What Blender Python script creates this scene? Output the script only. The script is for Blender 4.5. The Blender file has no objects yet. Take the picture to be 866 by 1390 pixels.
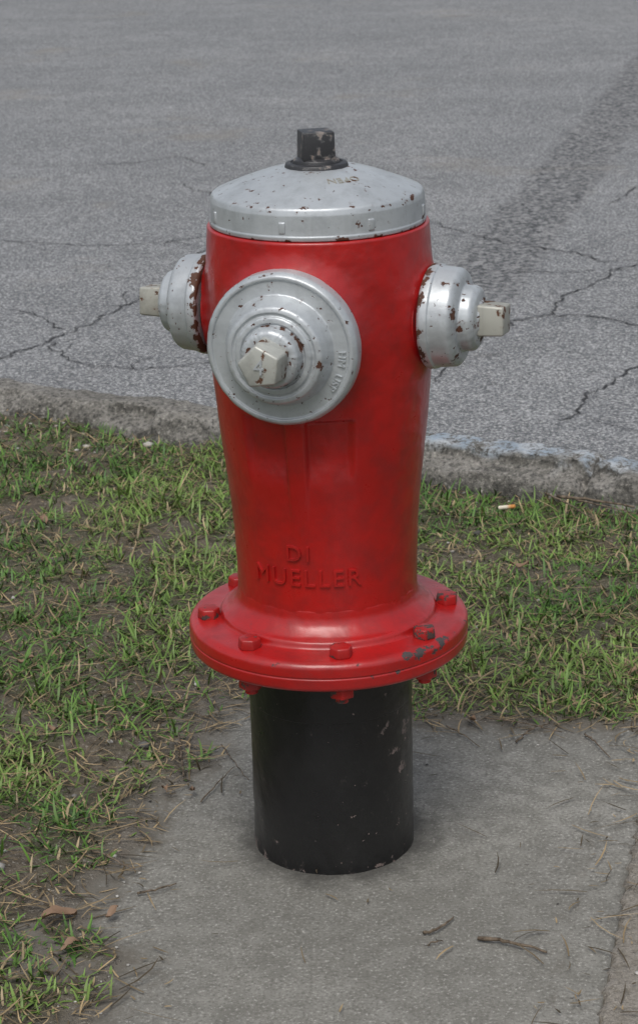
import bpy, bmesh, math, random
import numpy as np
from mathutils import Matrix, Vector
random.seed(3); rng=np.random.default_rng(5)
S=bpy.context.scene
col=S.collection

# ------------------------------------------------------------------ helpers
def vnoise(x,y,seed=0):
    xi=np.floor(x).astype(np.int64); yi=np.floor(y).astype(np.int64)
    xf=x-xi; yf=y-yi
    def h(a,b):
        n=(a*374761393+b*668265263+seed*1442695041)&0xffffffff
        n=((n^(n>>13))*1274126177)&0xffffffff
        n=n^(n>>16)
        return (n&0xffff)/65535.0
    u=xf*xf*(3-2*xf); v=yf*yf*(3-2*yf)
    return (h(xi,yi)*(1-u)+h(xi+1,yi)*u)*(1-v)+(h(xi,yi+1)*(1-u)+h(xi+1,yi+1)*u)*v
def fbm(x,y,sc,oct=4,seed=0):
    t=0;a=.5;n=0
    for o in range(oct):
        t=t+a*vnoise(x*sc+o*17.3,y*sc-o*9.1,seed+o); n+=a; a*=.5; sc*=2.03
    return t/n
def sstep(a,b,x):
    t=np.clip((x-a)/(b-a),0,1); return t*t*(3-2*t)

def mesh_obj(name,verts,faces,mat=None,parent=None,smooth=True,wear=None,sharp=None,colr=None):
    me=bpy.data.meshes.new(name)
    verts=np.asarray(verts,dtype=np.float32)
    if isinstance(faces,np.ndarray):
        k=faces.shape[1]; nf=len(faces)
        me.vertices.add(len(verts)); me.vertices.foreach_set('co',verts.ravel())
        me.loops.add(nf*k); me.loops.foreach_set('vertex_index',faces.astype(np.int32).ravel())
        me.polygons.add(nf); me.polygons.foreach_set('loop_start',np.arange(0,nf*k,k,dtype=np.int32))
        me.polygons.foreach_set('loop_total',np.full(nf,k,dtype=np.int32))
        me.update(calc_edges=True)
    else:
        me.from_pydata(verts.tolist(),[],faces)
    me.validate(); me.update()
    if wear is not None:
        a=me.attributes.new('wear','FLOAT','POINT'); a.data.foreach_set('value',np.asarray(wear,dtype=np.float32))
    if colr is not None:
        a=me.attributes.new('tint','FLOAT_COLOR','POINT'); a.data.foreach_set('color',np.asarray(colr,dtype=np.float32).ravel())
    if smooth: me.polygons.foreach_set('use_smooth',np.ones(len(me.polygons),dtype=bool))
    if sharp is not None: me.set_sharp_from_angle(angle=math.radians(sharp))
    ob=bpy.data.objects.new(name,me); col.objects.link(ob)
    if mat: me.materials.append(mat)
    if parent: ob.parent=parent
    return ob

def grid_faces(nu,nv,wrap=False):
    i=np.arange(nu-(0 if wrap else 1)); j=np.arange(nv-1)
    I,J=np.meshgrid(i,j,indexing='ij'); I2=(I+1)%nu
    return np.stack([I*nv+J,I2*nv+J,I2*nv+J+1,I*nv+J+1],-1).reshape(-1,4)

def fillet(pts,segs=4):
    out=[]
    n=len(pts)
    for i,p in enumerate(pts):
        r=p[2]
        if i==0 or i==n-1 or r<=0: out.append((p[0],p[1],p[3])); continue
        P=Vector(p[:2]); A=Vector(pts[i-1][:2])-P; B=Vector(pts[i+1][:2])-P
        d=min(r,A.length*.48,B.length*.48)
        a=P+A.normalized()*d; b=P+B.normalized()*d
        for k in range(segs+1):
            t=k/segs
            q=a*(1-t)**2+P*2*t*(1-t)+b*t*t
            out.append((q.x,q.y,p[3]))
    return out

def lathe(name,pts,M,mat,parent,segs=128,jit=0.0,wearfn=None):
    prof=fillet(pts)
    pp=[prof[0]]
    for a,b in zip(prof[:-1],prof[1:]):
        L=math.hypot(a[0]-b[0],a[1]-b[1]); k=max(1,int(L/0.006))
        for j in range(1,k+1):
            t=j/k
            w=(a[2]*(1-t)+b[2]*t) if k==1 else max(a[2]*(1-2*t) if t<.5 else 0,b[2]*(2*t-1) if t>.5 else 0)
            pp.append((a[0]*(1-t)+b[0]*t,a[1]*(1-t)+b[1]*t,w))
    prof=np.array(pp); nv=len(prof)
    ang=np.linspace(0,2*math.pi,segs,endpoint=False)
    R=np.repeat(prof[None,:,0],segs,0).copy(); H=np.repeat(prof[None,:,1],segs,0).copy()
    if jit>0:
        n=fbm(np.cos(ang)[:,None]*6+H*40+20,np.sin(ang)[:,None]*6+R*40+20,1.5,3,7)-.5
        R+=n*jit*(R>.004); H+=n*jit*.6
    X=np.cos(ang)[:,None]*R; Y=np.sin(ang)[:,None]*R
    V=np.stack([X,Y,H],-1).reshape(-1,3)
    V=np.array(M.to_3x3())@V.T; V=V.T+np.array(M.translation)
    w=np.repeat(prof[None,:,2],segs,0).ravel()
    if wearfn: w=w+wearfn(V)
    return mesh_obj(name,V,grid_faces(segs,nv,True),mat,parent,wear=w,sharp=40)

def prism(name,n,r0,r1,h0,h1,M,mat,parent,rot=0,bev=.003,wear=.1):
    bm=bmesh.new()
    lo=[bm.verts.new((r0*math.cos(rot+2*math.pi*k/n),r0*math.sin(rot+2*math.pi*k/n),h0)) for k in range(n)]
    hi=[bm.verts.new((r1*math.cos(rot+2*math.pi*k/n),r1*math.sin(rot+2*math.pi*k/n),h1)) for k in range(n)]
    bm.faces.new(hi); bm.faces.new(lo[::-1])
    for k in range(n): bm.faces.new((lo[k],lo[(k+1)%n],hi[(k+1)%n],hi[k]))
    bmesh.ops.bevel(bm,geom=bm.edges[:]+bm.verts[:],offset=bev,segments=3,affect='EDGES',profile=.5)
    bmesh.ops.transform(bm,matrix=M,verts=bm.verts)
    me=bpy.data.meshes.new(name); bm.to_mesh(me); bm.free()
    me.polygons.foreach_set('use_smooth',np.ones(len(me.polygons),dtype=bool)); me.set_sharp_from_angle(angle=math.radians(35))
    a=me.attributes.new('wear','FLOAT','POINT'); a.data.foreach_set('value',np.full(len(me.vertices),wear,dtype=np.float32))
    ob=bpy.data.objects.new(name,me); col.objects.link(ob); me.materials.append(mat); ob.parent=parent
    return ob

def text_mesh(txt,size,extr,spacing=1.0,off=0.0):
    cu=bpy.data.curves.new('t','FONT'); cu.body=txt; cu.size=size; cu.extrude=extr; cu.align_x='CENTER'; cu.align_y='CENTER'
    cu.space_character=spacing; cu.resolution_u=4; cu.offset=off
    o=bpy.data.objects.new('t',cu); col.objects.link(o)
    bpy.context.view_layer.update()
    dg=bpy.context.evaluated_depsgraph_get(); me=o.evaluated_get(dg).to_mesh()
    V=np.array([v.co[:] for v in me.vertices]); F=[tuple(p.vertices) for p in me.polygons]
    o.evaluated_get(dg).to_mesh_clear(); bpy.data.objects.remove(o); bpy.data.curves.remove(cu)
    return V,F

# ------------------------------------------------------------------ materials
class NT:
    def __init__(s,name):
        s.m=bpy.data.materials.new(name); s.m.use_nodes=True; s.t=s.m.node_tree; s.b=s.t.nodes['Principled BSDF']
        s.tc=s.t.nodes.new('ShaderNodeTexCoord').outputs['Object']
    def n(s,typ,ins={},**kw):
        nd=s.t.nodes.new(typ)
        for k,v in kw.items(): setattr(nd,k,v)
        for k,v in ins.items():
            if isinstance(v,bpy.types.NodeSocket): s.t.links.new(v,nd.inputs[k])
            else: nd.inputs[k].default_value=v
        return nd
    def noise(s,scale,detail=4,rough=.55,vec=None,dist=0):
        return s.n('ShaderNodeTexNoise',{'Vector':vec or s.tc,'Scale':scale,'Detail':detail,'Roughness':rough,'Distortion':dist}).outputs['Fac']
    def math(s,op,a,b=0.0,c=None,clamp=False):
        nd=s.n('ShaderNodeMath',{0:a,1:b},operation=op,use_clamp=clamp)
        if c is not None:
            if isinstance(c,bpy.types.NodeSocket): s.t.links.new(c,nd.inputs[2])
            else: nd.inputs[2].default_value=c
        return nd.outputs[0]
    def ramp(s,f,stops):
        nd=s.n('ShaderNodeValToRGB',{'Fac':f}); e=nd.color_ramp.elements
        while len(e)<len(stops): e.new(.5)
        for i,(p,c) in enumerate(stops):
            e[i].position=p; e[i].color=(c,c,c,1) if isinstance(c,(int,float)) else (*c,1)
        return nd.outputs['Color']
    def mix(s,f,a,b,mode='MIX'):
        nd=s.n('ShaderNodeMix',data_type='RGBA',blend_type=mode)
        for i,v in ((0,f),(6,a),(7,b)):
            if isinstance(v,bpy.types.NodeSocket): s.t.links.new(v,nd.inputs[i])
            else: nd.inputs[i].default_value=v if i==0 else (*v[:3],1)
        return nd.outputs[2]
    def attr(s,name,o='Fac'):
        return s.n('ShaderNodeAttribute',attribute_name=name).outputs[o]
    def set(s,k,v):
        if isinstance(v,bpy.types.NodeSocket): s.t.links.new(v,s.b.inputs[k])
        else: s.b.inputs[k].default_value=v if not (isinstance(v,tuple) and len(v)==3) else (*v,1)
    def bump(s,h,strength=.3,dist=.002,prev=None):
        ins={'Height':h,'Strength':strength,'Distance':dist}
        if prev: ins['Normal']=prev
        return s.n('ShaderNodeBump',ins).outputs['Normal']

def paint(name,base,base2,chip,chip2,thr,rough,metal=0.0,coat=0.0,orange=.25,noise_scale=45,specks=0.0,grime=.35):
    N=NT(name)
    big=N.noise(7,3)
    c=N.mix(N.ramp(big,[(.35,0),(.7,1)]),base,base2)
    dirt=N.noise(28,5,.7)
    c=N.mix(N.math('MULTIPLY',N.ramp(dirt,[(.46,0),(.70,1)]),grime),c,tuple(v*.38+.008 for v in base))
    vs=N.n('ShaderNodeMapping',{'Vector':N.tc,'Scale':(70,70,5)}).outputs[0]
    c=N.mix(N.math('MULTIPLY',N.ramp(N.noise(1.0,3,.6,vec=vs),[(.52,0),(.74,1)]),grime*.6),c,tuple(v*.5+.006 for v in base))
    w=N.attr('wear')
    n1=N.noise(noise_scale,6,.62)
    f=N.math('ADD',n1,w)
    m=N.ramp(f,[(thr,0),(thr+.012,1)])
    if specks>0:
        sp=N.math('MULTIPLY_ADD',N.noise(9,2),.2,N.noise(150,3,.6))
        m=N.math('MAXIMUM',m,N.ramp(sp,[(specks,0),(specks+.02,1)]))
    halo=N.ramp(f,[(thr-.05,0),(thr+.01,.6)])
    cc=N.mix(N.noise(150,3),chip,chip2)
    c=N.mix(halo,c,tuple((a*.5+b*.5) for a,b in zip(base,chip)))
    c=N.mix(m,c,cc)
    N.set('Base Color',c)
    N.set('Roughness',N.math('ADD',N.math('MULTIPLY',m,.35),N.math('MULTIPLY_ADD',dirt,.40,rough-.20),clamp=True))
    N.set('Metallic',N.math('MULTIPLY',N.math('SUBTRACT',1.0,m),metal))
    N.b.inputs['Coat Weight'].default_value=coat; N.b.inputs['Coat Roughness'].default_value=.18
    b=N.bump(N.noise(60,3),orange,.0014)
    b=N.bump(N.noise(230,2),.2,.0005,b)
    b=N.bump(N.math('SUBTRACT',1.0,m),.6,.0008,b)
    N.set('Normal',b)
    return N.m
red=paint('red_paint',(.40,.0085,.008),(.31,.007,.007),(.030,.028,.03),(.07,.05,.045),.730,.34,coat=.3,orange=.32,grime=.45)
redbolt=paint('red_paint_bolts',(.38,.010,.009),(.27,.008,.008),(.035,.028,.028),(.08,.045,.035),.65,.42,coat=.1,noise_scale=70)
silver=paint('silver_paint',(.48,.51,.53),(.41,.44,.46),(.10,.035,.015),(.045,.022,.015),.680,.38,metal=.35,noise_scale=65,specks=.775,grime=.38)
nutsil=paint('silver_nut_paint',(.44,.45,.42),(.35,.35,.31),(.13,.05,.02),(.05,.03,.02),.635,.45,metal=.25,noise_scale=70,grime=.6)
rusty=paint('rusted_silver_paint',(.38,.38,.34),(.28,.27,.23),(.13,.05,.02),(.05,.03,.02),.595,.5,metal=.2,noise_scale=65,grime=.65)
blackp=paint('black_paint',(.008,.008,.009),(.012,.012,.012),(.07,.06,.055),(.24,.18,.16),.69,.34,coat=.12,orange=.7,noise_scale=48,specks=.82)
nutblk=paint('worn_black_paint',(.022,.023,.026),(.035,.035,.038),(.32,.32,.31),(.12,.07,.05),.65,.45,noise_scale=75)

# ------------------------------------------------------------------ fire hydrant
hyd=bpy.data.objects.new('fire_hydrant',None); col.objects.link(hyd)
I4=Matrix.Identity(4)
PA=math.radians(-17); SA_=math.radians(-20)
def dirv(a): return Vector((math.sin(a),-math.cos(a),0))
def frame(a,z0):
    d=dirv(a); up=Vector((0,0,1)); r=up.cross(d)
    M=Matrix((( r.x,up.x,d.x,0),(r.y,up.y,d.y,0),(r.z,up.z,d.z,z0),(0,0,0,1))); return M
NZ=.663; NS=.672
tz=[.29,.31,.34,.377,.423,.478,.514,.55,.60,.66,.72,.750,.770,.79]
tr=[.106,.106,.1062,.1067,.1085,.1132,.1175,.1212,.1255,.129,.1285,.1265,.1250,.124]
zz=np.linspace(.29,.772,300); rr=np.interp(zz,tz,tr)
k=np.hanning(25);k/=k.sum(); rr=np.convolve(np.pad(rr,12,'edge'),k,'valid')
def Rz(z): return np.interp(z,zz,rr)
nu=420
lipz=[.7732,.7738,.7739]; lipr=[rr[-1]-.0006,rr[-1]-.0020,.112]
nv=303; Zr=np.concatenate([zz,lipz])
A=np.linspace(-math.pi,math.pi,nu,endpoint=False)[:,None]; Z=Zr[None,:]
R=np.repeat(np.concatenate([rr,lipr])[None,:],nu,0)
def wrap(a): return (a+math.pi)%(2*math.pi)-math.pi
for aa,nz_,rn,ext,fo in ((PA,NZ,.068,.013,.036),(SA_+math.pi/2,NS,.050,.006,.026),(SA_-math.pi/2,NS,.050,.006,.026)):
    ph=wrap(A-aa); t=np.sqrt((R*np.sin(ph))**2+(Z-nz_)**2); front=(np.abs(ph)<1.4)
    s=np.clip((rn+fo-t)/fo,0,1)
    R=R+front*ext*(s**2.2)
ph=wrap(A-PA-.03)*.118
wz=sstep(.488,.535,Z)*(1-sstep(.571,.576,Z))
wx=sstep(.0105,.0140,np.abs(ph))*(1-sstep(.058,.067,np.abs(ph)))
R=R-.0070*wz*wx
rib=(1-sstep(.009,.013,np.abs(ph)))*sstep(.44,.50,Z)*(1-sstep(.60,.61,Z))
R=R+.0024*rib
n=fbm(A*9+50,Z*70,1,3,3)-.5
R=R+n*.0009
wear=np.zeros_like(R)+.09*(Z>.768)-.01
V=np.stack([np.sin(A)*R,-np.cos(A)*R,np.repeat(Z,nu,0)],-1).reshape(-1,3)
mesh_obj('upper_barrel',V,grid_faces(nu,nv,True),red,hyd,wear=wear.ravel())

def bonwear(V): 
    a=np.arctan2(V[:,0],-V[:,1]); r=np.hypot(V[:,0],V[:,1])
    return .05*np.exp(-((r-.108)/.018)**2)*np.exp(-((a-.6)/.9)**2)+.04*np.exp(-((r-.06)/.012)**2)*np.exp(-((a-.5)/.4)**2)
lathe('bonnet',[(.112,.7745,0,0),(.1213,.7745,.0015,.08),(.1217,.779,.001,.02),(.1208,.7805,.001,.02),(.1200,.802,.001,.0),(.1180,.8090,.0025,.06),(.112,.8118,.004,.03),(.085,.8225,.02,.0),(.060,.8310,.02,.0),(.040,.8355,.01,.06),(.0001,.8375,0,0)],I4,silver,hyd,jit=.0007,segs=160,wearfn=bonwear)
for a in (-19,28,75,120,170,-70,-120):
    M=frame(math.radians(a),.789)@Matrix.Translation((0,0,.1180))
    prism('bonnet_lug',4,.0058,.005,0,.0040,M@Matrix.Scale(1.7,4,(0,1,0)),silver,hyd,rot=math.pi/4,bev=.0008,wear=.06)
lathe('weather_seal',[(.036,.8345,0,0),(.0345,.8400,.0015,.06),(.029,.8410,.001,.05),(.0285,.8390,.001,0),(.0265,.8390,.001,0),(.0255,.8440,.0015,.05),(.018,.8460,.001,0),(.0001,.8461,0,0)],I4,nutblk,hyd,segs=64)
prism('operating_nut',4,.0260,.0246,.8435,.8750,Matrix.Rotation(math.radians(12),4,'Z'),nutblk,hyd,rot=math.pi/4,bev=.0013,wear=.06)

MP=frame(PA,NZ)
lathe('pumper_nozzle',[(.068,.08,0,0),(.068,.135,.002,0),(.05,.135,0,0)],MP,red,hyd)
def pw(V):
    return .03*(fbm(V[:,0]*30+9,V[:,2]*30,1,2,9)>.55)-.02
lathe('pumper_cap',[(.062,.128,0,.1),(.0830,.128,.002,.06),(.0850,.132,.003,.0),(.0850,.1495,.004,.02),(.0810,.1550,.0025,.02),(.0775,.1550,.001,0),(.0762,.1530,.001,0),(.0610,.1545,.002,0),(.0555,.170,.005,.0),(.0530,.1770,.0035,.03),(.0475,.1785,.001,0),(.046,.1765,.001,.03),(.0435,.1768,.001,.03),(.0420,.1795,.0015,0),(.0365,.1802,.001,.02),(.0355,.1780,.001,.05),(.0335,.1782,.001,.13),(.0320,.192,.003,.06),(.0290,.1950,.003,.05),(.0235,.1960,.002,.14),(.0001,.1965,0,0)],MP,silver,hyd,segs=160,jit=.0009,wearfn=pw)
prism('pumper_cap_nut',5,.0268,.0243,.192,.228,MP,nutsil,hyd,rot=math.pi/2+.15,bev=.0026,wear=.02)
for i,(da,nm) in enumerate(((math.pi/2,'a'),(-math.pi/2,'b'))):
    MH=frame(SA_+da,NS)
    lathe('hose_nozzle_'+nm,[(.052,.08,0,0),(.052,.126,.001,.1),(.044,.1265,.001,.3),(.044,.138,.0,.3)],MH,red,hyd)
    lathe('hose_cap_'+nm,[(.040,.1305,0,.25),(.0565,.1305,.002,.25),(.0592,.1335,.003,.20),(.0588,.142,.002,.05),(.0568,.1435,.001,.0),(.0550,.166,.005,.04),(.047,.1705,.004,.06),(.0375,.172,.002,.12),(.0360,.184,.003,.03),(.0305,.1885,.003,.06),(.021,.1895,.003,.16),(.0195,.192,.002,.18),(.0001,.1922,0,0)],MH,silver,hyd,segs=112,jit=.0009)
    prism('hose_cap_nut_'+nm,4,.0250,.0230,.188,.2185,MH,rusty,hyd,rot=math.pi/4+(.1 if i else -.06),bev=.0026,wear=.04)

def flw(V):
    a=np.arctan2(V[:,0],-V[:,1]); r=np.hypot(V[:,0],V[:,1])
    g=.165*np.exp(-((a-.9)/.42)**2)*(np.exp(-((r-.160)/.009)**2))*(V[:,2]>.293)
    return g+.09*np.exp(-((r-.165)/.004)**2)*(V[:,2]>.28)*np.exp(-((a-.35)/.9)**2)
lathe('barrel_flange',[(.100,.350,0,0),(.1062,.345,.01,0),(.1075,.328,.012,0),(.121,.3155,.006,0),(.1275,.3135,.003,0),(.1295,.3055,.004,0),(.160,.3035,.006,.0),(.1660,.2990,.005,.03),(.1665,.2865,.0012,.03),(.1653,.2850,.001,.05),(.1665,.2835,.0015,.03),(.1655,.2700,.004,.02),(.158,.2665,.003,.03),(.118,.2660,.003,0),(.112,.260,.004,0),(.098,.258,0,0)],I4,red,hyd,segs=220,jit=.0009,wearfn=flw)
for k in range(8):
    a=math.radians(5+45*k); d=dirv(a)*.1425
    M=Matrix.Translation((d.x,d.y,0))@Matrix.Rotation(random.random()*1.0,4,'Z')
    w=.13 if k in (1,2) else .05
    prism('flange_bolt_%d'%(k+1),6,.0145,.0132,.3035,.3160,M,redbolt,hyd,bev=.0020,wear=w)
    prism('flange_nut_%d'%(k+1),6,.0150,.0150,.254,.2675,M,redbolt,hyd,rot=.3,bev=.0018,wear=.06)
    prism('flange_stud_%d'%(k+1),12,.0078,.0070,.2470,.2545,M,redbolt,hyd,bev=.001,wear=.06)
def lbw(V):
    a=np.arctan2(V[:,0],-V[:,1])
    return .21*np.exp(-((a-1.05)/.25)**2)*np.exp(-((V[:,2]-.165)/.045)**2)+.12*np.exp(-(V[:,2]/.015)**2)
lathe('lower_barrel',[(.094,.266,0,0),(.0986,.264,.001,0),(.0988,.200,0,0),(.0987,.1985,.0006,0),(.0982,.198,0,0),(.0982,.03,0,.0),(.0984,-.08,0,.0)],I4,blackp,hyd,segs=128,jit=.0012,wearfn=lbw)

def wrap_text(name,txt,size,extr,a0,z0,mat,spacing=1.1):
    V,F=text_mesh(txt,size,extr,spacing,.0)
    z=z0+V[:,1]; r=Rz(z)+V[:,2]*.8+.0009; a=a0+V[:,0]/Rz(z0)
    mesh_obj(name,np.stack([np.sin(a)*r,-np.cos(a)*r,z],-1),F,mat,hyd,smooth=False,wear=np.zeros(len(V)))
wrap_text('cast_letters_small','DI',.0265,.0021,PA-.015,.413,red,1.25)
wrap_text('cast_letters_large','MUELLER',.0290,.0021,PA+.045,.383,red,1.15)
def arc_text(name,txt,size,extr,M,r0,b0,h,mat,spacing=1.1,hf=None):
    V,F=text_mesh(txt,size,extr,spacing)
    r=r0+V[:,1]; b=b0-V[:,0]/r0
    hh=(h if hf is None else hf(r))+V[:,2]
    P=np.stack([r*np.cos(b),r*np.sin(b),hh],-1)
    P=(np.array(M.to_3x3())@P.T).T+np.array(M.translation)
    mesh_obj(name,P,F,mat,hyd,smooth=False,wear=np.full(len(V),.02))
arc_text('cap_letters','HM  USP',.0115,.0010,MP,.0690,-.30,.1540,silver)
V,F=text_mesh('4',.024,.0010); V[:,2]+=.2284
mesh_obj('nut_numeral',(np.array(MP.to_3x3())@V.T).T+np.array(MP.translation),F,silver,hyd,smooth=False,wear=np.full(len(V),-.1))
dome=lambda r: np.interp(r,[.04,.06,.085,.112],[.8355,.8310,.8225,.8115])
arc_text('bonnet_letters','OPEN',.014,.0010,I4,.066,-math.pi/2+.45,0,rusty,hf=dome)

# ------------------------------------------------------------------ site layout
C0=np.array([-.66,1.87]); U=np.array([.881,-.473]); U/=np.linalg.norm(U); NN=np.array([-U[1],U[0]])
def st2xy(s,t): return C0[0]+s*U[0]+t*NN[0], C0[1]+s*U[1]+t*NN[1]
def curb_st(x,y):
    dx=x-C0[0]; dy=y-C0[1]; return dx*U[0]+dy*U[1], dx*NN[0]+dy*NN[1]
sa=math.radians(14); su=(math.cos(sa),-math.sin(sa)); sv=(math.sin(sa),math.cos(sa))
def slab_uv(x,y): return x*su[0]+y*su[1], x*sv[0]+y*sv[1]
UL,UR,VB,VF=-.262,.372,.385,-.72
def slab_sd(x,y):
    u,v=slab_uv(x,y)
    n=(fbm(x,y,9,4,11)-.5)*.075+(fbm(x,y,50,3,12)-.5)*.045
    left=u-UL-.10*sstep(-.235,-.33,v)-.012*sstep(.0,.15,v)
    return np.minimum(np.minimum(left,VB-v)+n,np.minimum(UR-.006-u,v-VF))
def sandzone(x,y):
    u,v=slab_uv(x,y); return sstep(UR-.02,UR-.005,u)*(1-sstep(.62,.75,u))*(1-sstep(.24,.34,v+(fbm(x,y,9,3,5)-.5)*.15))
def tz_(x,y):
    s,t=curb_st(x,y)
    h=(fbm(x,y,3,3,1)-.5)*.03+(fbm(x,y,14,4,2)-.5)*.028+(fbm(x,y,60,2,3)-.5)*.008
    h=h+.004
    h=h+.012*sstep(-.25,-.03,t)*sstep(.6,-.2,s)
    h=h-.016*sstep(-.2,-.02,t)*sstep(.6,1.2,s)
    sd=slab_sd(x,y)
    h=h*(1-.8*sstep(-.12,-.01,sd)) 
    sz=sandzone(x,y)
    h=h*(1-sz)+sz*((fbm(x,y,30,4,8)-.5)*.008+.001)
    u,v=slab_uv(x,y)
    rightedge=sstep(UR-.03,UR-.012,u)
    thin=.0025+(fbm(x,y,70,3,14)-.5)*.006-.010*sstep(-.01,.03,sd)
    h=np.where(rightedge>.5,h,h*(1-sstep(-.03,.0,sd))+thin*sstep(-.03,.0,sd))
    h=h-.06*sstep(.018,.035,sd)*(1-rightedge)
    return h-.06*sstep(.004,.008,sd)*rightedge
def density(x,y):
    s,t=curb_st(x,y)
    right=sstep(.05,.45,x)*sstep(.3,.5,y)
    low=sstep(.75,.35,y)*sstep(-.15,-.3,x)
    d=sstep(.37,.60,fbm(x,y,3.4,4,21)*.5+fbm(x,y,12,3,22)*.5+.01+.06*right+.07*low)
    d=.10+.90*d
    d=d*(1-.85*sstep(-.36,-.08,t)*sstep(.35,-.1,s))
    d=d*(1-.65*sstep(-.85,-.45,t)*(1-sstep(-.12,-.02,t))*sstep(.8,.2,s)*sstep(.38,.50,fbm(x,y,6,2,30)))
    d=d*(1-.6*sstep(-.18,-.0,t)*sstep(.7,1.0,s)*sstep(.42,.53,fbm(x,y,8,2,31)))
    d=d+.13*right
    d=d*(1-sandzone(x,y))
    sd=slab_sd(x,y)
    d=d*(1-.45*sstep(-.12,-.03,sd)*sstep(.42,.55,fbm(x,y,13,3,35)))
    d=d*(1-sstep(-.03,.014,sd))
    return np.clip(d,0,1)

def spacing(lo,hi,fine_lo,fine_hi,step):
    f=np.arange(fine_lo,fine_hi,step)
    a=[]; p=fine_lo; st=step
    while p>lo: st*=1.25; p-=st; a.append(max(p,lo))
    b=[]; p=f[-1]; st=step
    while p<hi: st*=1.25; p+=st; b.append(min(p,hi))
    return np.array(a[::-1]+list(f)+b)
ss=spacing(-40,40,-1.6,3.0,.010); tt=spacing(-12,0.02,-3.0,-0.0,.010)
SS,TT=np.meshgrid(ss,tt,indexing='ij')
X=C0[0]+SS*U[0]+TT*NN[0]; Y=C0[1]+SS*U[1]+TT*NN[1]
V=np.stack([X,Y,tz_(X,Y)],-1).reshape(-1,3)
dens=density(X,Y); sz=sandzone(X,Y)
colr=np.stack([dens,sz,sstep(-.06,.01,slab_sd(X,Y))*(1-sz),np.ones_like(dens)],-1).reshape(-1,4)

N=NT('verge_soil')
a=N.n('ShaderNodeSeparateColor',{'Color':N.attr('tint','Color')})
n1=N.noise(9,5,.65); n2=N.noise(90,4,.7); n3=N.noise(400,2)
c=N.ramp(n1,[(.3,(.07,.056,.042)),(.55,(.13,.108,.082)),(.75,(.22,.19,.155))])
c=N.mix(N.ramp(n2,[(.40,0),(.62,.75)]),c,(.050,.038,.026))
c=N.mix(N.math('MULTIPLY',a.outputs[0],.6),c,(.045,.055,.020))
sand=N.mix(N.ramp(n2,[(.35,0),(.65,1)]),(.15,.135,.11),(.26,.24,.21))
c=N.mix(a.outputs[1],c,sand)
c=N.mix(N.math('MULTIPLY',a.outputs[2],.7),c,N.mix(n2,(.07,.062,.05),(.20,.185,.16)))
peb=N.ramp(N.noise(260,2),[(.62,0),(.67,1)])
c=N.mix(N.math('MULTIPLY',peb,.6),c,(.32,.30,.26))
N.set('Base Color',c); N.set('Roughness',.95)
N.set('Normal',N.bump(n3,.5,.003,N.bump(n2,.8,.008)))
verge=mesh_obj('grass_verge',V,grid_faces(*SS.shape),N.m,colr=colr)

N=NT('far_ground')
c=N.ramp(N.noise(.6,8,.7),[(.35,(.035,.05,.018)),(.55,(.06,.07,.028)),(.7,(.12,.10,.07))])
c=N.mix(N.ramp(N.noise(25,5,.7),[(.4,0),(.7,.6)]),c,(.03,.035,.014))
N.set('Base Color',c); N.set('Roughness',1.0); N.set('Normal',N.bump(N.noise(30,5,.7),.8,.03))
mesh_obj('ground',[(-300,-300,-.075),(300,-300,-.075),(300,300,-.075),(-300,300,-.075)],[(0,1,2,3)],N.m,smooth=False)

# road
RZ=-.058
N=NT('aged_asphalt')
tc=N.tc
big=N.noise(.55,4,.6); mid=N.noise(5,5,.7); agg=N.noise(150,3,.8); gr=N.noise(62,4,.8); pit=N.noise(28,4,.75)
stretch=N.n('ShaderNodeMapping',{'Vector':tc,'Rotation':(0,0,math.radians(28)),'Scale':(.6,1.5,1)}).outputs[0]
streak=N.noise(1.6,5,.65,vec=stretch)
c=N.ramp(big,[(.3,(.20,.210,.220)),(.55,(.255,.262,.270)),(.75,(.315,.318,.32))])
c=N.mix(N.ramp(streak,[(.42,0),(.64,.65)]),c,(.135,.143,.151))
c=N.mix(N.ramp(mid,[(.38,.55),(.60,0)]),c,(.13,.137,.145))
c=N.mix(N.ramp(pit,[(.36,.7),(.47,0)]),c,(.105,.11,.115))
c=N.mix(N.ramp(gr,[(.40,.85),(.48,0)]),c,(.085,.089,.094))
c=N.mix(N.ramp(agg,[(.42,.9),(.50,0)]),c,(.07,.073,.077))
c=N.mix(N.ramp(agg,[(.53,0),(.63,.9)]),c,(.50,.50,.49))
sx=N.n('ShaderNodeSeparateXYZ',{'Vector':tc})
wob=N.math('MULTIPLY_ADD',N.noise(8,5,.8),.20,-.10)
dd=N.math('SUBTRACT',N.math('SUBTRACT',sx.outputs[0],.50),N.math('MULTIPLY',N.math('SUBTRACT',sx.outputs[1],3.5),.265))
dd=N.math('ABSOLUTE',N.math('ADD',dd,wob))
band=N.n('ShaderNodeMapRange',{'Value':dd,'From Min':.145,'From Max':.105}).outputs[0]
fade=N.n('ShaderNodeMapRange',{'Value':sx.outputs[1],'From Min':2.7,'From Max':3.3}).outputs[0]
band=N.math('MULTIPLY',band,fade)
bc=N.ramp(gr,[(.38,(.028,.030,.034)),(.48,(.095,.10,.105)),(.57,(.30,.30,.30))])
c=N.mix(N.math('MULTIPLY',band,.92),c,bc)
stain=N.ramp(N.noise(1.1,5,.7),[(.58,0),(.70,.5)])
c=N.mix(stain,c,(.20,.182,.155))
N.set('Base Color',c); N.set('Roughness',.9)
b=N.bump(agg,.6,.004); b=N.bump(gr,N.math('MULTIPLY_ADD',band,.7,.3),.008,b)
N.set('Normal',b)
q=[st2xy(-45,.06),st2xy(45,.06),st2xy(45,16),st2xy(-45,16)]
road=mesh_obj('road',[(x,y,RZ) for x,y in q],[(0,1,2,3)],N.m,smooth=False)

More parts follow.
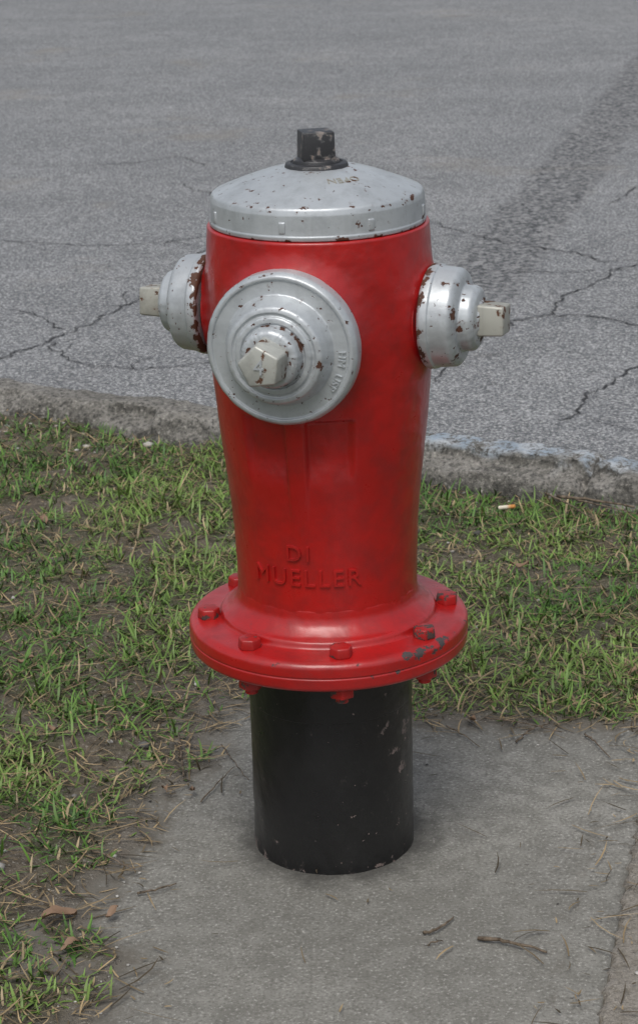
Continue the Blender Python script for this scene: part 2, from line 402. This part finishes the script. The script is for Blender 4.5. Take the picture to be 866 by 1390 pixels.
N=NT('crack_filler'); N.set('Base Color',N.ramp(N.noise(60,3),[(.4,(.022,.022,.024)),(.65,(.085,.087,.09))])); N.set('Roughness',1.0)
crk=N.m
CR=[[(0.487,2.854),(0.597,2.912),(0.712,3.149),(0.849,3.482),(0.919,3.522),(0.997,3.561),(1.3,3.7),(1.9,4.2)],[(0.597,2.912),(0.694,2.861),(0.794,2.704),(0.892,2.598),(1.2,2.4),(1.7,2.3)],
[(0.51,1.962),(0.599,2.138),(0.743,2.373),(0.869,2.565),(1.2,2.9)],[(-1.6,2.1),(-0.872,2.546),(-0.779,2.647),(-0.688,2.797),(-0.593,2.972),(-0.476,3.207),(-0.33,3.737),(-.1,4.1)],
[(0.643,3.763),(0.773,3.621),(0.851,3.501)],[(-1.9,4.4),(-1.115,4.113),(-0.965,4.025),(-0.774,3.934),(-0.618,3.934),(-0.477,4.014),(-0.321,4.06),(.1,4.15),(.382,4.194)],[(0.471,3.453),(0.681,3.388),(0.794,3.431)],
[(-.826,5.424),(-.636,5.441),(-.528,5.555),(-.38,5.334)],[(-.849,3.167),(-.761,3.097),(-.643,2.899)],[(.382,4.194),(.482,3.993),(.643,3.763)],[(-.448,4.979),(-.308,4.677),(-.208,4.635)],
[(.257,2.296),(.375,2.62),(.487,2.854)],[(-.688,2.797),(-.574,2.583),(-.443,2.5),(-.2,2.55)],[(-1.0,7.9),(-1.5,8.0),(-2.2,7.7)],[(.95,4.4),(1.3,4.9),(1.9,4.8)]]
vs=[];fs=[]
def ribbon(P,wmax):
    T=np.gradient(P,axis=0); T/=np.linalg.norm(T,axis=1)[:,None]+1e-9
    wd=wmax*(.3+rng.random(len(P))*1.1); wd[-1]=.0003; wd[0]=.0003
    base=len(vs)
    for p,t,w_ in zip(P,T,wd):
        vs.append((p[0]-t[1]*w_,p[1]+t[0]*w_,RZ+.003)); vs.append((p[0]+t[1]*w_,p[1]-t[0]*w_,RZ+.003))
    for j in range(len(P)-1): fs.append((base+2*j,base+2*j+1,base+2*j+3,base+2*j+2))
for ci,pts in enumerate(CR):
    P=[]
    for (x0,y0),(x1,y1) in zip(pts[:-1],pts[1:]):
        L=math.hypot(x1-x0,y1-y0); m=max(2,int(L/.016))
        for j in range(m): P.append((x0+(x1-x0)*j/m,y0+(y1-y0)*j/m))
    P.append(pts[-1]); P=np.array(P)
    w=np.cumsum(rng.normal(0,.006,(len(P),2)),0); w-=np.linspace(0,1,len(P))[:,None]*w[-1]
    P=P+w+rng.normal(0,.0035,P.shape)
    ribbon(P,.0031 if ci<5 else .0024)
    for b_ in range(max(1,len(P)//18)):
        i=rng.integers(1,len(P)-1); a0=rng.uniform(0,6.28); m=rng.integers(4,14)
        st_=np.cumsum(np.stack([np.cos(a0+rng.normal(0,.6,m)),np.sin(a0+rng.normal(0,.6,m))],-1)*.018,0)
        ribbon(np.vstack([P[i:i+1],P[i]+st_]),.0014)
mesh_obj('cracks',vs,fs,crk,smooth=False,parent=road)

# curb
def make_curb(name,t0,sgn,s0,s1,step,mat):
    s=spacing(-45,45,s0,s1,step)
    prof=[(0.0,-.12),(0.0,-.05),(-.002,-.02),(0,0.0),(.003,.008),(.006,.016),(.010,.024),(.014,.032),(.019,.040),(.025,.047),(.033,.053),(.042,.057)]
    prof+= [(.042+.010*k,.0585) for k in range(1,7)]+[(.110,.057),(.120,.051),(.126,.042)]+[(.130,.03-.012*k) for k in range(0,8)]+[(.131,-.12)]
    prof=np.array(prof)
    SS,PI=np.meshgrid(s,np.arange(len(prof)),indexing='ij')
    T=prof[PI,0]; Zc=prof[PI,1]
    arc=PI*.010
    n=(fbm(SS,arc,9,4,41)-.5)*.020+(fbm(SS,arc,45,4,43)-.5)*.016
    mk=(Zc>-.1)
    edge=np.exp(-((T-.03)/.018)**2)*(Zc>.03)
    chip=sstep(.54,.68,fbm(SS,SS*0,7,3,45))
    T2=T+n*mk*np.where(T<.06,-1,1)+edge*chip*.02
    Z2=Zc+n*.4*mk-edge*chip*.016
    for js in (1.28,-1.1,3.6,-3.5):
        g=np.exp(-((SS-js-(fbm(arc,SS*0,40,2,6)-.5)*.03)/.008)**2); Z2=Z2-g*.025*(Zc>.0); T2=T2+g*.012*(T<.03)
    Z2=Z2-.012*sstep(1.28,1.4,SS)*(Zc>0)*sstep(3,2,SS)
    T2=t0+sgn*T2
    X=C0[0]+SS*U[0]+T2*NN[0]; Y=C0[1]+SS*U[1]+T2*NN[1]
    top=sstep(.035,.060,T+(fbm(SS,arc,14,3,50)-.5)*.07)*sstep(.72,.80,SS+(fbm(SS,arc,10,2,51)-.5)*.1)
    tone=sstep(1.0,.2,SS)
    colr=np.stack([top,tone,top*0,top*0+1],-1).reshape(-1,4)
    F=grid_faces(*SS.shape)
    if sgn<0: F=F[:,::-1]
    return mesh_obj(name,np.stack([X,Y,Z2],-1).reshape(-1,3),F,mat,colr=colr)
N=NT('curb_concrete')
n1=N.noise(8,5,.7);n2=N.noise(120,4,.75);n3=N.noise(38,5,.7)
c=N.ramp(n1,[(.3,(.13,.125,.11)),(.55,(.21,.20,.18)),(.75,(.29,.28,.26))])
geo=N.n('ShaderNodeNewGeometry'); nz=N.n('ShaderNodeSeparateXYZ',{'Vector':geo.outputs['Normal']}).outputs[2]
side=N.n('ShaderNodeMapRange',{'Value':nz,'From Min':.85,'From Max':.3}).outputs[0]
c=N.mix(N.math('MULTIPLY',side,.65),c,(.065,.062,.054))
c=N.mix(N.ramp(n3,[(.36,.65),(.5,0)]),c,(.055,.052,.046))
c=N.mix(N.ramp(n2,[(.38,.85),(.5,0)]),c,(.03,.03,.028))
c=N.mix(N.ramp(n2,[(.57,0),(.67,.7)]),c,(.42,.40,.36))
ac=N.n('ShaderNodeSeparateColor',{'Color':N.attr('tint','Color')}); pt=ac.outputs[0]
pm=N.math('MULTIPLY',pt,N.ramp(N.math('ADD',N.math('MULTIPLY',N.math('ADD',n3,n2),.5),N.math('MULTIPLY',N.noise(9,3),.35)),[(.60,0),(.72,.85)]))
pcol=N.mix(N.ramp(N.noise(20,3),[(.4,0),(.6,1)]),(.44,.48,.52),(.29,.36,.43))
c=N.mix(pm,c,pcol)
N.set('Base Color',c);N.set('Roughness',.95);N.set('Normal',N.bump(n2,.9,.005,N.bump(n3,.7,.010)))
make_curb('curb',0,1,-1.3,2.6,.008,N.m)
make_curb('curb',16,-1,-.5,.5,.05,N.m)

# concrete slab
us=np.linspace(UL-.06,UR,100); vv=np.linspace(VF,VB+.05,150)
UU,VV=np.meshgrid(us,vv,indexing='ij')
ed=np.minimum(np.minimum(UU-us[0],us[-1]-UU),np.minimum(VV-vv[0],vv[-1]-VV))
Zs=(fbm(UU+5,VV+5,5,3,61)-.5)*.004+(fbm(UU+5,VV+5,60,2,62)-.5)*.0012-.004*np.exp(-ed/.006)-.10*(ed<1e-6)
X=UU*su[0]+VV*sv[0]; Y=UU*su[1]+VV*sv[1]
sdg=slab_sd(X,Y); dirt=np.exp(-np.clip(sdg,0,1)/.045)*(UU<UR-.05)+.55*np.exp(-(UR-UU)/.006)
N=NT('old_concrete')
n1=N.noise(5,6,.65);n2=N.noise(240,3,.7);n3=N.noise(30,5,.75);n4=N.noise(2.6,4,.6)
c=N.ramp(n1,[(.3,(.145,.142,.126)),(.5,(.225,.220,.197)),(.72,(.32,.313,.287))])
c=N.mix(N.ramp(n4,[(.43,0),(.58,.6)]),c,(.13,.127,.112))
c=N.mix(N.ramp(n3,[(.42,.55),(.56,0)]),c,(.12,.116,.10))
c=N.mix(N.ramp(n2,[(.38,.55),(.47,0)]),c,(.09,.086,.075))
c=N.mix(N.ramp(n2,[(.58,0),(.68,.6)]),c,(.45,.44,.41))
dt=N.n('ShaderNodeSeparateColor',{'Color':N.attr('tint','Color')}).outputs[0]
df=N.ramp(N.math('MULTIPLY_ADD',N.noise(40,5,.75),1.1,N.math('SUBTRACT',dt,.75)),[(.05,0),(.5,.85)])
c=N.mix(df,c,N.mix(N.noise(110,4,.7),(.055,.047,.036),(.15,.135,.11)))
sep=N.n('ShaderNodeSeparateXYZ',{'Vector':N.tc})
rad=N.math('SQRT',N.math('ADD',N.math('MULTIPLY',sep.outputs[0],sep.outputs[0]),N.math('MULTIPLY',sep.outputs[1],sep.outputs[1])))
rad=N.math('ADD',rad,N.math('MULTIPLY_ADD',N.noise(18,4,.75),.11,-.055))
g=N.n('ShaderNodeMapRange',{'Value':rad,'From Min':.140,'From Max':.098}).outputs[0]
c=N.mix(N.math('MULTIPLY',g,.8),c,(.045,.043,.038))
N.set('Base Color',c);N.set('Roughness',.88);N.set('Normal',N.bump(n2,.35,.0018,N.bump(n3,.4,.003)))
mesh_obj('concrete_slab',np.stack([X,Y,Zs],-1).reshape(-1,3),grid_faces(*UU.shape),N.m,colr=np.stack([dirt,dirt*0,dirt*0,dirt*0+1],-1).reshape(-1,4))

# ------------------------------------------------------------------ grass
def blades(name,x,y,z,az,L,W,lean,curl,colr,mat,seg=4,side=None):
    n=len(x); P=np.zeros((n,seg+1,3)); P[:,0]=np.stack([x,y,z],-1)
    sidew=np.zeros((n,seg+1,3))
    for k in range(seg+1):
        th=lean+curl*k/seg; a=az+(side if side is not None else 0)*k/seg
        d=np.stack([np.sin(th)*np.cos(a),np.sin(th)*np.sin(a),np.cos(th)],-1)
        sidew[:,k]=np.stack([-np.sin(a),np.cos(a),np.zeros(n)],-1)
        if k<seg: P[:,k+1]=P[:,k]+d*(L/seg)[:,None]
    wk=np.array([.55,1,.95,.62,.06]) if seg==4 else np.array([.7,1,.8,.1])
    off=sidew*(W[:,None]*wk[None])[...,None]*.5
    Vv=np.stack([P-off,P+off],2).reshape(-1,3)
    b=(np.arange(n)*(seg+1)*2)[:,None]+(np.arange(seg)*2)[None]
    F=np.stack([b,b+1,b+3,b+2],-1).reshape(-1,4)
    C=np.repeat(colr,(seg+1)*2,0)
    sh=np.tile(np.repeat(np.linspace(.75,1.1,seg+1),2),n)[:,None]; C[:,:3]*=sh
    return mesh_obj(name,Vv,F,mat,colr=C)
N=NT('grass_blades')
N.set('Base Color',N.attr('tint','Color')); N.set('Roughness',.5); N.b.inputs['Specular IOR Level'].default_value=.35
gm=N.m
N=NT('straw'); N.set('Base Color',N.attr('tint','Color')); N.set('Roughness',.9); sm=N.m
nc=66000
s=rng.uniform(-1.45,2.4,nc); t=-rng.uniform(.0,2.8,nc); cx,cy=st2xy(s,t)
keep=rng.random(nc)<density(cx,cy); cx,cy=cx[keep],cy[keep]
nb=rng.integers(2,7,len(cx)); idx=np.repeat(np.arange(len(cx)),nb); n=len(idx)
bx=cx[idx]+rng.normal(0,.008,n); by=cy[idx]+rng.normal(0,.008,n)
csz=(.5+.65*rng.random(len(cx)))*(.6+.8*fbm(cx,cy,4,2,77))
L=(.012+.034*rng.random(n)**1.5)*csz[idx]; W=(.0017+.0024*rng.random(n))
lean=rng.uniform(.4,1.45,n); curl=rng.uniform(-.1,1.0,n); az=rng.uniform(0,2*math.pi,n)
lowz=tz_(bx,by)
g1=np.array([.110,.215,.036]); g2=np.array([.046,.112,.022]); g3=np.array([.19,.27,.065]); st=np.array([.36,.28,.16])
mixr=rng.random((n,1)); hue=fbm(bx,by,5,3,90)[:,None]
C=g2*(1-mixr)+g1*mixr; C=C*(1-.6*sstep(.45,.7,hue))+g3*.6*sstep(.45,.7,hue)
C*=(.75+.5*rng.random((len(cx),1)))[idx]
dead=rng.random(n)<.14; C[dead]=st*(.4+.7*rng.random((dead.sum(),1)))
C=np.concatenate([C,np.ones((n,1))],1)
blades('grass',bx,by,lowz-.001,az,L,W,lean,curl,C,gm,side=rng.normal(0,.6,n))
nc=26000
s=rng.uniform(-9,10,nc); t=-rng.uniform(.0,9,nc); k=~((s>-1.45)&(s<2.4)&(t>-2.8)); s=s[k];t=t[k]
x,y=st2xy(s,t); k=rng.random(len(x))<density(x,y); x,y=x[k],y[k]; n=len(x)
C=np.concatenate([g2+(g1-g2)*rng.random((n,1)),np.ones((n,1))],1)
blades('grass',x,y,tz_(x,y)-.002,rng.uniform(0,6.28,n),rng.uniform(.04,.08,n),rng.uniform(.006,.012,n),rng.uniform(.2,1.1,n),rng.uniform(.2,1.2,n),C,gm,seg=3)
n=85000
s=rng.uniform(-1.4,2.2,n); t=-rng.uniform(-.01,2.7,n); x,y=st2xy(s,t)
sd=slab_sd(x,y); p=np.where(sd>0,.9*np.exp(-sd/.024)+.010,.45+.55*np.exp(sd/.06))*(1-.85*sandzone(x,y))
k=rng.random(n)<p; x,y=x[k],y[k]; n=len(x); sd=sd[k]
zt=np.where(sd>.018,np.maximum(tz_(x,y),.0015),tz_(x,y))+.003+.007*rng.random(n)*(sd<-.02)
C=st*(.12+1.0*rng.random((n,1))**1.5)*np.array([1,.95,.9]); C=np.concatenate([C,np.ones((n,1))],1)
blades('dead_grass',x,y,zt,rng.uniform(0,6.28,n),.008+.065*rng.random(n)**2.4,rng.uniform(.0010,.0026,n),rng.uniform(1.36,1.56,n),rng.uniform(-.05,.14,n),C,sm,seg=3,side=rng.normal(0,.5,n))

# gravel
ico=bmesh.new(); bmesh.ops.create_icosphere(ico,subdivisions=1,radius=1); iv=np.array([v.co[:] for v in ico.verts]); iff=np.array([[v.index for v in f_.verts] for f_ in ico.faces]); ico.free()
n=3800
s=rng.uniform(-1.4,2.4,n); t=-rng.uniform(0,2.8,n); t[:1100]=-np.abs(rng.normal(0,.12,1100)); x,y=st2xy(s,t)
sd=slab_sd(x,y)
k=rng.random(n)<(.15+.85*(1-density(x,y)))*np.where(sd<0,1,.14+.8*np.exp(-np.clip(sd,0,1)/.03)); x,y,sd=x[k],y[k],sd[k]; n=len(x)
r=.0010+.0035*rng.random(n)**3+.007*(rng.random(n)<.02)*(sd<0)
r=np.where(sd>0,np.minimum(r,.0020),r)
zt=np.where(sd>.0,np.maximum(0,tz_(x,y)),tz_(x,y))
P=(iv[None]*r[:,None,None]*rng.uniform(.6,1.3,(n,12,1))*np.array([1.2,1,.7])+np.stack([x,y,zt+r*.3],-1)[:,None]).reshape(-1,3)
F=(iff[None]+(np.arange(n)*12)[:,None,None]).reshape(-1,3)
gc=rng.uniform(.06,.48,(n,1))*np.array([1,.97,.9]); gc=np.repeat(np.concatenate([gc,np.ones((n,1))],1),12,0)
N=NT('pebbles'); N.set('Base Color',N.attr('tint','Color'));N.set('Roughness',.9)
mesh_obj('gravel',P,F,N.m,colr=gc,smooth=False)

# twigs, leaves, cigarette butt
N=NT('twig_bark'); N.set('Base Color',N.ramp(N.noise(120,4),[(.35,(.05,.035,.022)),(.65,(.18,.14,.10))])); N.set('Roughness',.9); bark=N.m
def twig(x0,y0,x1,y1,r,z=.003,seed=0):
    rg=np.random.default_rng(seed); m=14; t=np.linspace(0,1,m)
    P=np.stack([x0+(x1-x0)*t,y0+(y1-y0)*t,np.full(m,z)],-1); P[1:-1,:2]+=rg.normal(0,.0012,(m-2,2)); P[:,1]+=np.sin(t*3.1)*.004*rg.normal(); P[:,2]+=r+np.sin(t*math.pi)*.002
    d=np.array([y0-y1,x1-x0,0]); d=d/np.linalg.norm(d); a=np.linspace(0,2*math.pi,7)[:-1]
    ra=r*(1-.5*t)*(.85+.3*rg.random(m))
    V=(P[:,None]+ra[:,None,None]*(np.cos(a)[None,:,None]*d+np.sin(a)[None,:,None]*np.array([0,0,1]))).reshape(-1,3)
    F=[]
    for i in range(m-1):
        for j in range(6): F.append((i*6+j,i*6+(j+1)%6,(i+1)*6+(j+1)%6,(i+1)*6+j))
    F+= [tuple(range(5,-1,-1)),tuple(range((m-1)*6,m*6))]
    return mesh_obj('twig',V,F,bark)
TW=[(.157,-.260,.231,-.294,.0024,.002),(.097,-.244,.133,-.210,.0020,.002),(-.209,.293,-.196,.167,.0017,.006),(.419,1.226,.547,1.155,.0032,.02),(.25,.251,.302,.307,.0016,.002),(.346,.27,.370,.195,.0015,.002),
 (-.235,-.135,-.19,-.113,.0015,.002),(.40,1.25,.47,1.10,.0020,.02),(.215,.33,.315,.275,.0012,.004),(.16,.31,.20,.24,.0011,.002),(-.17,.10,-.13,.20,.0011,.002),(-.15,.27,-.11,.16,.0010,.002),(.45,1.2,.56,1.10,.0016,.022),(-.30,-.03,-.24,-.09,.0014,.006),(.10,-.27,.118,-.262,.0011,.002)]
for i,(a,b,c_,d_,r,z) in enumerate(TW): twig(a,b,c_,d_,r,seed=i,z=z)
N=NT('dry_leaf_skin'); N.set('Base Color',N.mix(N.noise(60,4),(.12,.07,.04),(.26,.17,.11))); N.set('Roughness',.7); lm=N.m
def leaf(x,y,L,W,az,seed):
    z=max(0,float(tz_(np.array([x]),np.array([y]))[0]))+.006
    rg=np.random.default_rng(seed); V=[];F=[]
    for i in range(9):
        t=i/8; w=W*math.sin(math.pi*min(1,t*.95+.03))**.8*(1+rg.normal(0,.12))
        for j in (-1,-.5,0,.5,1):
            lx=(t-.5)*L; ly=j*w/2; lz=abs(j)**1.6*W*.22+math.sin(t*5+seed)*.004+rg.normal(0,.0008)
            V.append((x+lx*math.cos(az)-ly*math.sin(az),y+lx*math.sin(az)+ly*math.cos(az),z+.005+lz))
    for i in range(8):
        for j in range(4): F.append((i*5+j,i*5+j+1,(i+1)*5+j+1,(i+1)*5+j))
    return mesh_obj('dry_leaf',V,F,lm)
for i,(x,y,L) in enumerate([(-.32,-.195,.042),(-.182,.12,.018),(.321,.913,.032),(.195,.314,.022),(-.303,.78,.022),(-.30,-.26,.026),(-.218,.125,.017),(-.45,.55,.024),(.50,.62,.028),(-.38,.30,.02),(-.26,-.19,.02),(-.5,1.2,.03),(.44,.45,.02),(-.2,.62,.02)]):
    leaf(x,y,L,L*.5,i*1.3+.4,i)
x,y=.326,1.181
zc=float(tz_(np.array([x]),np.array([y]))[0])+.026
N=NT('cigarette_paper'); sx=N.n('ShaderNodeSeparateXYZ',{'Vector':N.tc}); N.set('Base Color',N.ramp(sx.outputs[0],[(x+.000,(.60,.55,.45)),(x+.003,(.50,.22,.06))])); N.set('Roughness',.8)
MC=Matrix.Translation((x,y,zc))@Matrix.Rotation(math.radians(78),4,'Y')@Matrix.Rotation(.35,4,'X')
lathe('cigarette_butt',[(.0001,-.016,0,0),(.0036,-.016,.0006,0),(.0036,.014,.0006,0),(.0001,.015,0,0)],MC,N.m,None,segs=16)

# ------------------------------------------------------------------ light, sky, camera
w=bpy.data.worlds.new('World'); S.world=w; w.use_nodes=True; nt=w.node_tree
sky=nt.nodes.new('ShaderNodeTexSky'); sky.sky_type='NISHITA'; sky.sun_disc=False
sky.sun_elevation=math.radians(60); sky.sun_rotation=math.radians(-168); sky.dust_density=4; sky.air_density=1.0
hs=nt.nodes.new('ShaderNodeHueSaturation'); hs.inputs['Saturation'].default_value=.45
nt.links.new(sky.outputs[0],hs.inputs['Color']); nt.links.new(hs.outputs[0],nt.nodes['Background'].inputs['Color'])
nt.nodes['Background'].inputs['Strength'].default_value=.14
sl=bpy.data.lights.new('sun','SUN'); sl.energy=1.5; sl.angle=math.radians(32); sl.color=(1,.98,.94)
so=bpy.data.objects.new('sun',sl); col.objects.link(so)
el=math.radians(60); az=math.radians(-168); sd_=Vector((math.sin(az)*math.cos(el),math.cos(az)*math.cos(el),math.sin(el)))
so.rotation_euler=sd_.to_track_quat('Z','Y').to_euler()
cam=bpy.data.cameras.new('camera'); co=bpy.data.objects.new('camera',cam); col.objects.link(co); S.camera=co
cam.sensor_fit='VERTICAL'; cam.sensor_height=24; cam.lens=24*2840/1390; cam.clip_end=1000; cam.clip_start=.05
co.matrix_world=Matrix.Translation((-.008,-2.33,1.23))@Matrix.Rotation(math.radians(71),4,'X')@Matrix.Rotation(math.radians(-1.6),4,'Z')
cam.dof.use_dof=True; cam.dof.focus_distance=2.3; cam.dof.aperture_fstop=16
S.view_settings.view_transform='Standard'; S.view_settings.look='None'; S.view_settings.exposure=0
